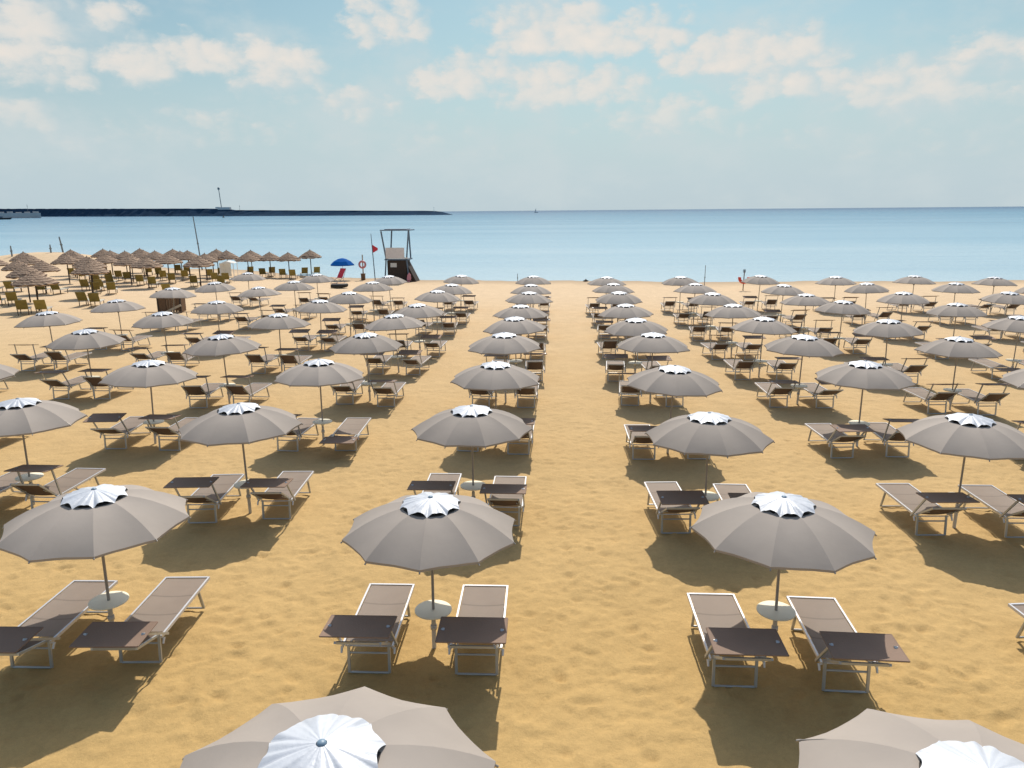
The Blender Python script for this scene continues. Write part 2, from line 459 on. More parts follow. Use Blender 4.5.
# ------------------------------------------------------------------ beach umbrella
NP = 10
def canopy_mesh(seed=0):
    mb = MB(); rd = random.Random(seed)
    sag = [rd.uniform(0.4, 2.2) for _ in range(NP)]; drop = [rd.uniform(-0.018, 0.018) for _ in range(NP)]
    ph = rd.uniform(0, 6)
    rr = [0.30, 0.42, 0.55, 0.70, 0.84, 0.97, 1.07, 1.135]
    def zr(r):
        t = (r - 0.30) / (1.135 - 0.30)
        return 2.080 - 0.100 * t - 0.250 * t * t
    K = 6
    vs = []; fs = []
    n = NP * K
    for r in rr:
        t = (r - 0.30) / 0.835
        for k in range(n):
            p = k // K; u = (k % K) / K
            a0 = 2 * math.pi * p / NP; a1 = 2 * math.pi * (p + 1) / NP
            P0 = Vector((r * math.cos(a0), r * math.sin(a0), zr(r)))
            P1 = Vector((r * math.cos(a1), r * math.sin(a1), zr(r)))
            q = P0.lerp(P1, u)
            s = 4 * u * (1 - u)
            # cloth pulled tight: hollow between the ribs, scalloped hem
            pull = 0.030 * s * t ** 3
            q.x *= 1 - pull; q.y *= 1 - pull
            q.z -= 0.014 * s * sag[p] * (0.3 + t * (1 - t) * 2.4)
            q.z += t * t * (drop[p] * (1 - u) + drop[(p + 1) % NP] * u)
            q.z += 0.0035 * math.sin(u * 9 + r * 11 + p * 2.3 + ph) * s * t
            vs.append(q)
    m = len(rr)
    for i in range(m - 1):
        for k in range(n):
            k2 = (k + 1) % n
            fs.append((i * n + k, i * n + k2, (i + 1) * n + k2, (i + 1) * n + k))
    # hem turned down
    b = len(vs)
    for k in range(n):
        q = vs[(m - 1) * n + k]
        vs.append(Vector((q.x * 0.998, q.y * 0.998, q.z - 0.03)))
    for k in range(n):
        k2 = (k + 1) % n
        fs.append(((m - 1) * n + k, (m - 1) * n + k2, b + k2, b + k))
    mb.add(vs, fs, True)
    me = mb.mesh('canopy', M['canopy'])
    bm = bmesh.new(); bm.from_mesh(me)
    for e in bm.edges:
        i, j = e.verts[0].index, e.verts[1].index
        if i % n == j % n and (i % n) % K == 0: e.smooth = False
        if min(i, j) >= (m - 1) * n: e.smooth = False
        if min(i, j) >= (m - 1) * n and max(i, j) < m * n: e.smooth = False
    for e in bm.edges:
        i, j = e.verts[0].index, e.verts[1].index
        if i // n == m - 1 and j // n == m - 1: e.smooth = False
    bm.to_mesh(me); bm.free()
    return me

def seam_mesh():
    """stitched rib seams and rib tips standing just proud of the cloth, plus the stretchers below"""
    mb = MB()
    for p in range(NP):
        a = 2 * math.pi * p / NP
        c, s = math.cos(a), math.sin(a)
        def P(r, dz): 
            t = (r - 0.30) / 0.835
            return (r * c, r * s, 2.080 - 0.100 * t - 0.250 * t * t + dz)
        mb.tube([P(r, -0.014) for r in (0.06, 0.42, 0.70, 0.97, 1.135)], 0.006, 4)
        mb.tube([(0.03 * c, 0.03 * s, 1.62), P(0.60, -0.015)], 0.006, 4)
        mb.tube([P(1.12, -0.016), P(1.15, -0.020)], [0.009, 0.011], 5)
    mb.lathe([(0.021, 1.58), (0.036, 1.58), (0.036, 1.66), (0.021, 1.66)], 10)
    return mb.mesh('rib_frame', M['pole'])

def vent_mesh():
    mb = MB()
    K = 14; n = NP * K; rd = random.Random(3)
    pl = [rd.uniform(-1, 1) for _ in range(n)]
    rings = [0.035, 0.10, 0.17, 0.24, 0.30, 1.0]
    vs = []; fs = []
    for ri, r in enumerate(rings):
        for k in range(n):
            u = (k % K) / K
            a = 2 * math.pi * k / n
            s = math.sin(math.pi * u)            # 0 at a rib point, 1 mid-panel
            if ri == len(rings) - 1:
                rad = 0.402 - 0.052 * s
            else:
                rad = r
            t = rad / 0.40
            # pulled down to the canopy at each rib, arched open between the ribs
            z = 2.180 - 0.045 * t - 0.074 * t * t * (1 - s) ** 1.4 - 0.046 * t * t * s
            z += 0.009 * math.sin(a * 7 + 1.3 + 0.4 * ri) * t * s + 0.0035 * math.sin(a * 23 + 0.5 * ri) * t + 0.0018 * pl[k] * t
            vs.append((rad * math.cos(a), rad * math.sin(a), z))
    for i in range(len(rings) - 1):
        for k in range(n):
            k2 = (k + 1) % n
            fs.append((i * n + k, i * n + k2, (i + 1) * n + k2, (i + 1) * n + k))
    mb.add(vs, fs, True)
    return mb.mesh('vent_cap', M['vent'])

def make_umbrella(seed):
    root = empty('beach_umbrella')
    o = bpy.data.objects.new('canopy', canopy_mesh(seed)); link(o, root)
    link(bpy.data.objects.new('rib_frame', seam_mesh()), root)
    cap = bpy.data.objects.new('vent_cap', vent_mesh()); link(cap, root)
    f = MB(); f.lathe([(0.0, 2.195), (0.016, 2.193), (0.027, 2.187), (0.033, 2.175), (0.035, 2.155)], 12)
    f.build('finial', M['finial'], cap)
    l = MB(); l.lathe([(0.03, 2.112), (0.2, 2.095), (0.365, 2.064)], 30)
    l.build('vent_gap_shade', M['gap_shade'], root)  # added dark sheet: paints the shade seen in the open gap below the cap
    p = MB(); p.tube([(0, 0, 0.45), (0, 0, 2.15)], 0.019, 10)
    p.build('pole', M['pole'], root)
    s = MB(); s.lathe([(0.030, -0.30), (0.030, 0.44), (0.033, 0.45), (0.020, 0.47)], 12)
    s.lathe([(0.034, 0.30), (0.043, 0.30), (0.043, 0.36), (0.034, 0.36)], 12)
    s.build('ground_sleeve', M['sleeve'], root)
    t = MB(); t.lathe([(0.02, 0.570), (0.235, 0.570), (0.246, 0.576), (0.246, 0.592), (0.238, 0.598), (0.02, 0.594)], 32)
    t.lathe([(0.020, 0.49), (0.040, 0.49), (0.040, 0.57)], 12)
    t.build('side_table', M['table'], root)
    return root

# ------------------------------------------------------------------ sun lounger
BW = 0.315
def sling_mesh():
    mb = MB(); nx, ny = 6, 16
    vs = []; fs = []
    for j in range(ny + 1):
        for i in range(nx + 1):
            x = -0.292 + 0.584 * i / nx; y = 0.045 + 1.395 * j / ny
            s = (1 - (2 * i / nx - 1) ** 2)
            z = 0.405 - 0.022 * s * (1 - (2 * j / ny - 1) ** 4) + 0.012 * j / ny
            vs.append((x, y, z))
    for j in range(ny):
        for i in range(nx):
            a = j * (nx + 1) + i
            fs.append((a, a + 1, a + nx + 2, a + nx + 1))
    mb.add(vs, fs, True)
    return mb.mesh('sling', M['sling'])

def frame_mesh():
    mb = MB()
    for s in (-1, 1):
        mb.bar((s * BW, -0.06, 0.395), (s * BW, 1.475, 0.407), 0.025, 0.040)
        mb.tube([(s * (BW + 0.018), -0.02, 0.37), (s * (BW + 0.018), -0.06, 0.30)], [0.018, 0.013], 8)
    mb.bar((-BW + 0.015, 1.46, 0.407), (BW - 0.015, 1.46, 0.407), 0.030, 0.044)
    for y in (0.02, 0.50, 0.98):
        mb.tube([(-BW + 0.014, y, 0.355), (BW - 0.014, y, 0.355)], 0.012, 8)
    return mb.mesh('frame', M['alu'])

def leg_mesh(head):
    mb = MB()
    w = 0.255 if head else 0.265
    y0, y1, zt = (0.0, -0.03, 0.375) if head else (1.17, 1.30, 0.385)
    for s in (-1, 1):
        mb.bar((s * w, y0, zt), (s * w, y1, 0.012), 0.034, 0.024, up=(0, 1, 0))
    mb.tube([(-w + 0.013, y1, 0.014), (w - 0.013, y1, 0.014)], 0.015, 8)
    if head:
        mb.tube([(-w + 0.013, y0, 0.27), (w - 0.013, y0, 0.27)], 0.014, 8)
    return mb.mesh('leg', M['alu2'])

def back_meshes(a):
    c, s = math.cos(a), math.sin(a)
    H = Vector((0, 0.0, 0.400))
    def P(x, d, n): return H + Vector((x, -c * d - s * n * 1.0, s * d - 0 + c * n)) if False else H + Vector((x, -c * d + s * n, s * d + c * n))
    mb = MB(); nx, ny = 6, 8
    vs = []; fs = []
    for j in range(ny + 1):
        for i in range(nx + 1):
            x = -0.255 + 0.51 * i / nx; d = 0.03 + 0.53 * j / ny
            sg = (1 - (2 * i / nx - 1) ** 2)
            vs.append(P(x, d, -0.020 * sg + 0.006))
    for j in range(ny):
        for i in range(nx):
            q = j * (nx + 1) + i
            fs.append((q, q + 1, q + nx + 2, q + nx + 1))
    mb.add(vs, fs, True)
    back = mb.mesh('backrest', M['back'])
    f = MB()
    for sd in (-1, 1):
        f.bar(P(sd * 0.272, -0.01, 0), P(sd * 0.272, 0.585, 0), 0.026, 0.030)
    f.bar(P(-0.259, 0.572, 0), P(0.259, 0.572, 0), 0.026, 0.030)
    # prop below the backrest
    for sd in (-1, 1):
        f.tube([P(sd * 0.225, 0.34, -0.02), (sd * 0.225, 0.10, 0.375)], 0.008, 6)
    return back, f.mesh('back_frame', M['alu2'])

def shade_meshes(phi, tau, arm=0.62, w=0.80, d=0.50):
    c, s = math.cos(phi), math.sin(phi)
    H = Vector((0, 0.02, 0.395))
    E = H + Vector((0, -c * arm, s * arm))
    ct, st = math.cos(tau), math.sin(tau)
    def P(x, v, n): return E + Vector((x, -ct * v + st * n, st * v + ct * n))
    mb = MB(); nx, ny = 8, 6
    for side in (0.007, -0.007):
        vs = []; fs = []
        for j in range(ny + 1):
            for i in range(nx + 1):
                x = -w / 2 + w * i / nx; v = -d / 2 + d * j / ny
                sg = (1 - (2 * i / nx - 1) ** 2) * (1 - (2 * j / ny - 1) ** 2)
                vs.append(P(x, v, side - 0.018 * sg))
        for j in range(ny):
            for i in range(nx):
                q = j * (nx + 1) + i
                fs.append((q, q + 1, q + nx + 2, q + nx + 1))
        mb.add(vs, fs, True)
    # hem round the edge
    ring = [P(-w / 2, -d / 2, 0), P(w / 2, -d / 2, 0), P(w / 2, d / 2, 0), P(-w / 2, d / 2, 0)]
    for i in range(4):
        mb.tube([ring[i], ring[(i + 1) % 4]], 0.010, 6)
    pan = mb.mesh('sunshade', M['shade'])
    arms = []
    for sd in (-1, 1):
        f = MB()
        f.bar(H + Vector((sd * 0.345, 0.05 * c, -0.05 * s)), E + Vector((sd * 0.345, -c * 0.02, s * 0.02)), 0.030, 0.026, up=(1, 0, 0))
        f.tube([E + Vector((sd * 0.330, 0, 0)), E + Vector((sd * 0.372, 0, 0))], 0.017, 8)
        arms.append(f.mesh('shade_arm', M['alu2']))
    return pan, arms

SL, FR, LH, LF = sling_mesh(), frame_mesh(), leg_mesh(True), leg_mesh(False)
def make_lounger(a, phi, tau):
    root = empty('sun_lounger')
    link(bpy.data.objects.new('frame', FR), root)
    link(bpy.data.objects.new('sling', SL), root)
    link(bpy.data.objects.new('leg', LH), root)
    link(bpy.data.objects.new('leg', LF), root)
    bk, bf = back_meshes(R(a))
    b = link(bpy.data.objects.new('backrest', bk), root)
    link(bpy.data.objects.new('back_frame', bf), b)
    pn, ar = shade_meshes(R(phi), R(tau))
    p = link(bpy.data.objects.new('sunshade', pn), root)
    for m_ in ar:
        link(bpy.data.objects.new('shade_arm', m_), p)
    return root

VARIANTS = {'low': [(31, 48, -2), (33, 50, 3), (30, 47, -5), (32, 52, 6)],
            'lowest': [(15, 31, -2)],
            'up': [(35, 61, 4), (38, 67, 8), (33, 58, 0), (42, 76, 6), (31, 64, -4), (37, 62, 12), (28, 55, -8), (45, 70, 2), (34, 82, 10)],
            'flat': [(1, 6, 0)]}
PROTO = {}
def lounger(kind):
    lst = VARIANTS[kind]
    k = random.randrange(len(lst))
    if (kind, k) not in PROTO:
        PROTO[kind, k] = make_lounger(*lst[k])
        return PROTO[kind, k]
    return copy_tree(PROTO[kind, k])

UMB = {(0, 0): (-1.59, 4.17), (0, 1): (-1.64, 8.69), (0, 2): (-1.64, 13.3), (0, 3): (-1.58, 17.68), (0, 4): (-1.66, 22.16), (0, 5): (-1.54, 25.92), (0, 6): (-1.58, 29.79), (0, 7): (-1.49, 35.06), (0, 8): (-1.55, 38.96), (0, 9): (-1.63, 44.93),
 (1, 0): (2.74, 4.18), (1, 1): (2.85, 8.92), (1, 2): (2.71, 12.99), (1, 3): (2.64, 17.32), (1, 4): (2.81, 22.36), (1, 5): (2.68, 25.83), (1, 6): (2.7, 30.15), (1, 7): (2.77, 35.29), (1, 8): (2.8, 39.73), (1, 9): (2.72, 44.19),
 (2, 1): (7.30, 8.75), (2, 2): (7.3, 13.18), (2, 3): (7.45, 18.18), (2, 4): (7.28, 22.41), (2, 5): (7.14, 26.37), (2, 6): (7.04, 30.31), (2, 7): (7.07, 34.96), (2, 8): (7.15, 39.85), (2, 9): (7.25, 45.2),
 (3, 3): (11.6, 17.7), (3, 4): (11.59, 21.99), (3, 5): (11.32, 25.92), (3, 6): (11.8, 31.67), (3, 7): (11.29, 34.68), (3, 8): (11.53, 39.26), (3, 9): (12.09, 46.01),
 (4, 5): (16.13, 26.88), (4, 6): (16.03, 30.84), (4, 7): (16.0, 35.52), (4, 8): (16.35, 40.51), (4, 9): (16.46, 45.48), (5, 6): (20.5, 31.2), (5, 7): (20.77, 35.76), (5, 8): (20.92, 40.64), (5, 9): (21.02, 45.58), (6, 8): (24.95, 40.2), (6, 9): (25.12, 44.71),
 (-1, 1): (-6.05, 8.66), (-1, 2): (-6.01, 13.12), (-1, 3): (-5.97, 17.6), (-1, 4): (-5.92, 22.1), (-1, 5): (-5.97, 26.56), (-1, 6): (-5.81, 30.06), (-1, 7): (-6.04, 35.85), (-1, 8): (-5.87, 39.49), (-1, 9): (-6.15, 45.54),
 (-2, 2): (-10.54, 13.27), (-2, 3): (-10.28, 17.39), (-2, 4): (-10.21, 21.58), (-2, 5): (-10.43, 26.59), (-2, 6): (-10.45, 31.4), (-2, 7): (-10.18, 35.08), (-2, 8): (-10.38, 40.56), (-2, 9): (-10.46, 45.2),
 (-3, 3): (-14.9, 17.3), (-3, 4): (-15.12, 22.42), (-3, 5): (-15.01, 26.97), (-3, 6): (-14.76, 30.86), (-3, 7): (-15.57, 37.53), (-3, 8): (-15.0, 41.03), (-3, 9): (-15.49, 46.58),
 (-4, 4): (-19.4, 22.4), (-4, 5): (-19.37, 26.74), (-4, 6): (-19.36, 31.21), (-4, 7): (-19.82, 36.64), (-4, 8): (-19.25, 40.46), (-4, 9): (-20.27, 47.17)}
NO_CANOPY_IN_VIEW = {(2, 1), (-4, 4)}
ORD = ['first', 'second', 'third', 'fourth', 'fifth', 'sixth', 'seventh', 'eighth', 'ninth', 'tenth', 'eleventh', 'twelfth', 'thirteenth', 'fourteenth', 'fifteenth', 'sixteenth', 'seventeenth', 'eighteenth', 'nineteenth', 'twentieth', 'twenty-first', 'twenty-second']
def colname(i):
    return (ORD[-i] + ' column left') if i <= 0 else (ORD[i - 1] + ' column right')

# pole offset of the hinge end, and heading, of loungers that can be read singly
BED_FIX = {(0, 1, 0): (-0.72, -0.57, 1.2, 'low'), (0, 1, 1): (0.63, -0.53, 1.1, 'low'),
           (1, 1, 0): (-0.70, -0.82, 0.6, 'low'), (1, 1, 1): (0.61, -0.84, -1.7, 'low'),
           (-1, 1, 1): (0.69, -0.50, 3.6, 'lowest'), (-1, 1, 0): (-0.64, -0.69, 2.1, 'lowest'),
           (-1, 2, 0): (-0.67, -0.56, 5.0, 'up'), (-1, 2, 1): (0.66, -0.30, 3.1, 'low'),
           (2, 2, 0): (-0.64, -0.42, 2.7, 'low'), (2, 2, 1): (0.90, -0.43, 1.4, 'low'),
           (2, 3, 0): (-0.76, -1.05, 4.0, 'low'), (2, 3, 1): (0.58, -0.90, -0.6, 'up'),
           (1, 2, 0): (-0.59, -0.40, 3.7, 'low'), (1, 2, 1): (0.66, -0.45, 0, 'low'),
           (0, 2, 1): (0.66, -0.55, 0, 'low'), (0, 2, 0): (-0.66, -0.45, 1, 'low'),
           (1, 3, 0): (-0.64, -0.55, 1, 'low'), (-1, 3, 1): (0.74, -0.55, 2, 'flat'),
           (4, 5, 0): (-0.70, -0.5, 0, 'flat')}
UPROTO = {}
for (i, j), (x, y) in sorted(UMB.items(), key=lambda t: (t[0][1], t[0][0])):
    z = gz(x, y)
    row = ORD[j]
    if (i, j) not in NO_CANOPY_IN_VIEW:
        k = random.randrange(5)
        if k not in UPROTO:
            u = UPROTO[k] = make_umbrella(k)
        else:
            u = copy_tree(UPROTO[k])
        u.location = (x, y, z)
        rot = random.uniform(0, 36)
        if (i, j) == (0, 1): rot = 21.0
        if (i, j) == (0, 0): rot = 20.0
        if (i, j) == (1, 0): rot = 30.0
        if (i, j) == (1, 1): rot = -4.0
        if (i, j) == (-1, 1): rot = 12.0
        lean = 0.8 if j < 3 else 2.0
        u.rotation_euler = (R(random.uniform(-lean, lean)), R(random.uniform(-lean, lean)), R(rot))
        s = random.uniform(0.985, 1.015) * (1.06 if j == 0 else 1.0)
        u.scale = (s, s, random.uniform(0.99, 1.01))
        tag(u, f'taupe umbrella with white vent cap, {row} row from front, {colname(i)} of central aisle', 'umbrella',
            'taupe umbrellas in rows on the sand')
    if j == 0:
        continue
    for side in (0, 1):
        fix = BED_FIX.get((i, j, side), 0)
        if fix is None: continue
        if fix == 0:
            sx = (-0.69 if side == 0 else 0.65) + random.uniform(-0.05, 0.05)
            sy = -0.58 + random.uniform(-0.16, 0.16)
            rz = random.uniform(-5.0, 6.0)
            kind = 'up' if random.random() < 0.82 else 'low'
        else:
            sx, sy, rz, kind = fix
        b = lounger(kind)
        b.location = (x + sx, y + sy, gz(x + sx, y + sy + 0.6) + 0.018)
        b.rotation_euler = (R(0.0), 0, R(rz))
        adj = {'low': 'brown', 'lowest': 'brown', 'up': 'shaded', 'flat': 'flattened'}[kind]
        tag(b, f"{adj} lounger {'left' if side == 0 else 'right'} of pole, {row} umbrella row from front, {colname(i)} of central aisle", 'sun lounger',
            'brown sun loungers in pairs under the umbrellas')

# ------------------------------------------------------------------ thatched umbrellas and olive chairs
def thatch_mesh(seed):
    rd = random.Random(seed)
    mb = MB()
    n = 40
    layers = [(0.02, 2.50, 0.36, 2.33), (0.24, 2.385, 0.62, 2.205), (0.48, 2.265, 0.88, 2.07), (0.74, 2.135, 1.12, 1.93), (0.98, 2.00, 1.33, 1.79)]
    for (r0, z0, r1, z1) in layers:
        vs = []; fs = []
        prof = [(r0, z0), ((r0 + r1) / 2, (z0 + z1) / 2 + 0.035), (r1, z1), (r1 * 0.93, z1 - 0.085)]
        jit = [rd.uniform(-0.05, 0.05) for _ in range(n)]; jz = [rd.uniform(-0.05, 0.02) for _ in range(n)]
        for pi, (r, z) in enumerate(prof):
            for k in range(n):
                a = 2 * math.pi * k / n
                e = jit[k] if pi >= 2 else 0.3 * jit[k] * (pi > 0)
                vs.append(((r + e) * math.cos(a), (r + e) * math.sin(a), z + (jz[k] if pi >= 2 else 0)))
        for i_ in range(len(prof) - 1):
            for k in range(n):
                k2 = (k + 1) % n
                fs.append((i_ * n + k, i_ * n + k2, (i_ + 1) * n + k2, (i_ + 1) * n + k))
        mb.add(vs, fs, False)
    mb.lathe([(0.0, 2.60), (0.05, 2.56), (0.07, 2.46)], 10)
    return mb.mesh('thatch_cover', M['thatch'])
TM = [thatch_mesh(k) for k in range(3)]
pm = MB(); pm.tube([(0, 0, -0.2), (0, 0, 2.44)], [0.055, 0.045], 8)
for k in range(6):
    a = k * math.pi / 3
    pm.tube([(0.04 * math.cos(a), 0.04 * math.sin(a), 1.75), (0.75 * math.cos(a), 0.75 * math.sin(a), 2.02)], 0.016, 4)
PM = pm.mesh('pole', M['thatchpole'])
def thatched(x, y, label):
    root = empty('thatched_umbrella', (x, y, gz(x, y)), random.uniform(0, 6))
    root.scale = (random.uniform(0.86, 0.98),) * 2 + (random.uniform(0.95, 1.03),)
    link(bpy.data.objects.new('thatch_cover', random.choice(TM)), root)
    link(bpy.data.objects.new('pole', PM), root)
    tag(root, label, 'thatched umbrella', 'thatched umbrellas at the left end of the beach')

TH_FRONT = [(-25.9, 76.2), (-26.5, 71.5), (-28.4, 71.6), (-30.0, 70.1), (-32.7, 71.6), (-34.0, 71.2), (-36.0, 70.4), (-37.6, 72.0), (-39.3, 70.4), (-42.5, 74.0), (-42.8, 71.2), (-44.6, 71.7), (-47.6, 75.3), (-46.6, 69.1), (-49.7, 73.2), (-31.4, 74.3), (-35.2, 74.8), (-38.6, 75.4), (-41.0, 77.0), (-44.9, 77.5), (-40.9, 70.9)]
TH_MID = [(-30.0, 60.3), (-32.6, 66.8), (-35.2, 65.0), (-37.0, 62.0), (-38.7, 65.2), (-38.2, 58.5), (-43.6, 63.5), (-46.6, 62.8), (-50.5, 67.5), (-40.6, 61.8), (-34.0, 59.4), (-41.8, 66.3)]
TH_NEAR = [(-32.6, 44.2), (-36.4, 48.6), (-33.9, 51.8), (-39.4, 54.5), (-43.3, 57.0), (-48.6, 61.0)]
for T in (TH_FRONT, TH_MID):
    T.sort(key=lambda q: -q[0] / q[1])
for k, p in enumerate(TH_FRONT):
    lab = 'thatched umbrella standing alone at the right end of the thatched rows' if k == 0 else f'small thatched umbrella near the water, {ORD[k]} from right in the seaside thatched row'
    thatched(*p, lab)
for k, p in enumerate(TH_MID):
    thatched(*p, f'thatched umbrella {ORD[k]} from right in the middle thatched row')
NEAR_LAB = ['largest thatched umbrella, nearest the taupe umbrellas at far left', 'large thatched umbrella half behind the largest one at far left',
            'thatched umbrella with striped layers right of the low dune', 'thatched umbrella overlapping the low dune, behind the two largest',
            'thatched umbrella at the foot of the low dune', 'thatched umbrella cut by the left edge beside the low dune']
for k, p in enumerate(TH_NEAR):
    thatched(*p, NEAR_LAB[k])

def make_chair():
    root = empty('beach_chair')
    f = MB()
    for s in (-1, 1):
        f.bar((s * 0.30, 0.0, 0.36), (s * 0.30, 1.40, 0.34), 0.04, 0.05)
    f.bar((-0.28, 1.38, 0.34), (0.28, 1.38, 0.34), 0.04, 0.05)
    f.build('frame', M['alu'], root)
    s_ = MB(); s_.box((0, 0.70, 0.37), (0.56, 1.32, 0.02)); s_.build('seat', M['bedpale'], root)
    a = R(58); b = MB()
    rot = Matrix.Rotation(-a, 3, 'X')
    b.box((0, -0.34 * math.cos(a), 0.38 + 0.34 * math.sin(a)), (0.60, 0.70, 0.03), rot)
    b.build('backrest', M['olive'], root)
    for (lx, ly) in ((-0.27, 0.05), (0.27, 0.05), (-0.27, 1.2), (0.27, 1.2)):
        l = MB(); l.bar((lx, ly, 0.34), (lx, ly, -0.05), 0.04, 0.04, up=(0, 1, 0)); l.build('leg', M['thatchpole'], root)
    return root
chair0 = make_chair(); used = False
CH = {'nearest row of olive chairs': [(-31.3, 46.4), (-30.1, 45.8), (-31.9, 41.6), (-30.8, 41.7), (-34.4, 41.9), (-35.6, 42.2), (-36.0, 46.2), (-37.2, 46.3)],
      'second row of olive chairs': [(-28.9, 52.6), (-33.9, 53.8), (-35.2, 53.9), (-36.4, 56.3), (-37.6, 56.3), (-38.2, 53.7), (-39.4, 53.7), (-42.4, 54.4), (-43.6, 54.3), (-46.4, 57.0)],
      'third row of olive chairs': [(-28.4, 60.4), (-30.7, 60.3), (-33.7, 59.2), (-34.0, 62.9), (-35.9, 61.2), (-38.4, 60.9), (-39.6, 60.9), (-44.0, 60.5), (-45.2, 60.4), (-47.0, 63.2)],
      'fourth row of olive chairs': [(-29.4, 63.5), (-30.5, 63.8), (-33.1, 68.3), (-33.1, 70.6), (-34.8, 66.8), (-36.6, 66.3), (-39.0, 64.5), (-39.1, 70.1), (-40.8, 66.2), (-41.9, 66.4), (-43.6, 66.8), (-44.8, 66.9), (-47.5, 69.5)],
      'olive chair row nearest the water': [(-24.3, 72.9), (-25.2, 71.9), (-25.3, 68.8), (-26.6, 69.7), (-28.7, 72.4), (-28.8, 70.3), (-31.0, 72.6), (-38.1, 73.7), (-39.8, 75.2), (-41.3, 72.2)]}
for rowname, pts in CH.items():
    for k, (x, y) in enumerate(pts):
        c = chair0 if not used else copy_tree(chair0)
        used = True
        c.location = (x, y + 0.25, gz(x, y)); c.rotation_euler = (0, 0, R(random.uniform(10, 30)))
        tag(c, f'olive backed beach chair, {ORD[k]} from right in the {rowname}', 'beach chair', 'olive backed chairs among the thatched umbrellas')

# ------------------------------------------------------------------ lifeguard tower and things by the water
FPX = 738.5
CAM_ROWS = [[0.997932, 0.063736, -0.008275], [-0.006522, 0.228516, 0.973518], [-0.06394, 0.971452, -0.228459]]
def at(px, depth, z):
    """ground position seen in direction px of the picture at a given distance"""
    r = Vector(CAM_ROWS[0]); f = Vector(CAM_ROWS[2])
    d = r * ((px - 512) / FPX) + Vector(CAM_ROWS[1]) * (172.0 / FPX) + f
    d = Vector((d.x, d.y, 0)); d.normalize()
    return (d.x * depth, d.y * depth, z)

def tower():
    x, y = -14.75, 67.6
    root = empty('lifeguard_tower', (x, y, gz(x, y)), R(-3))
    tag(root, 'tall lifeguard tower with dark wooden base and open roofed deck', 'lifeguard tower')
    def post(bx, by, tx, ty, z0, z1):
        m = MB(); m.bar((bx, by, z0), (tx, ty, z1), 0.11, 0.11, up=(0, 1, 0)); m.build('post', M['tower_post'], root)
    for sx in (-1, 1):
        for sy in (-1, 1):
            post(sx * 0.95, sy * 0.75, sx * (1.26 if sy < 0 else 0.80), sy * 0.95, 2.05, 4.52)
    for sx in (-1, 1):
        m = MB(); m.bar((sx * 1.15, -0.80, -0.1), (sx * 0.95, -0.80, 2.0), 0.10, 0.10, up=(0, 1, 0)); m.build('leg', M['tower_post'], root)
    m = MB(); m.box((0, 0, 4.60), (2.66, 2.1, 0.09)); m.box((0, 0, 4.67), (2.0, 1.5, 0.06)); m.build('roof', M['tower_post'], root)
    m = MB(); m.box((0, 0, 2.0), (2.15, 1.75, 0.12)); m.build('deck', M['tower_post'], root)
    m = MB(); m.box((-0.08, -0.86, 2.60), (1.72, 0.05, 0.92)); m.build('railing', M['tower_panel'], root)
    m = MB(); m.box((0.08, -0.84, 2.14), (2.0, 0.04, 0.10)); m.build('deck_edge', M['white'], root)
    m = MB()
    # base of vertical dark boards
    for k in range(9):
        m.box((-0.78 + k * 0.195, -0.72, 0.92), (0.185, 0.05 + 0.012 * (k % 2), 1.98))
        m.box((-0.78 + k * 0.195, 0.70, 0.92), (0.185, 0.05, 1.98))
    for s in (-1, 1): m.box((s * 0.86, -0.01, 0.92), (0.05, 1.36, 1.96))
    base = m.build('base_hut', M['darkwood'], root)
    m = MB(); m.box((-0.28, -0.775, 1.50), (0.58, 0.03, 0.38)); m.build('sign', M['white'], base)
    # boarded ramp down the right side
    m = MB()
    vs = [(0.90, -0.70, 1.7), (0.90, 0.70, 1.7), (1.75, 0.70, 0.0), (1.75, -0.70, 0.0), (0.90, -0.70, 0.0), (0.90, 0.70, 0.0)]
    m.add(vs, [(0, 1, 2, 3), (0, 3, 4), (1, 5, 2), (0, 4, 5, 1), (3, 2, 5, 4)])
    m.build('ramp', M['darkwood'], root)
tower()

def flag():
    x, y = -16.7, 66.4
    root = empty('warning_flag', (x, y, gz(x, y)))
    tag(root, 'red warning flag on a thin pole left of the lifeguard tower', 'flag')
    m = MB(); m.tube([(0, 0, -0.2), (-0.12, 0, 2.5), (-0.2, 0, 4.3)], [0.045, 0.04, 0.025], 8); m.build('pole', M['tower_post'], root)
    m = MB(); vs = []; fs = []
    nx, ny = 8, 4
    for j in range(ny + 1):
        for i in range(nx + 1):
            u = i / nx; v = j / ny
            vs.append((-0.17 + 0.52 * u, 0.05 * math.sin(u * 7) * u, 3.35 - 0.78 * (v * (1 - 0.75 * u) + 0.40 * u)))
    for j in range(ny):
        for i in range(nx):
            a = j * (nx + 1) + i; fs.append((a, a + 1, a + nx + 2, a + nx + 1))
    m.add(vs, fs, True); m.build('flag', M['red'], root)
flag()

def torus(mb, c, R_, r, arc=1.0, n=28, axis='y', start=0.0):
    pts = []
    for k in range(n + 1):
        a = start + 2 * math.pi * arc * k / n
        pts.append((c[0] + R_ * math.cos(a), c[1], c[2] + R_ * math.sin(a)))
    mb.tube(pts, r, 8, cap=arc < 1)

def ring_stand():
    x, y = -18.4, 68.6
    root = empty('life_ring_stand', (x, y, gz(x, y)))
    tag(root, 'pink faded life ring hung on a short post beside the blue umbrella', 'life ring stand')
    m = MB(); m.bar((0, 0.08, -0.2), (0, 0.08, 2.35), 0.09, 0.09, up=(0, 1, 0)); m.build('post', M['palewood'], root)
    m = MB(); torus(m, (0, -0.06, 1.45), 0.29, 0.095); m.build('ring', M['pink'], root)
    m = MB(); m.box((0, 0.02, 0.28), (0.34, 0.30, 0.56)); m.box((0, 0.02, 0.59), (0.40, 0.36, 0.05)); m.build('box', M['wood'], root)
ring_stand()

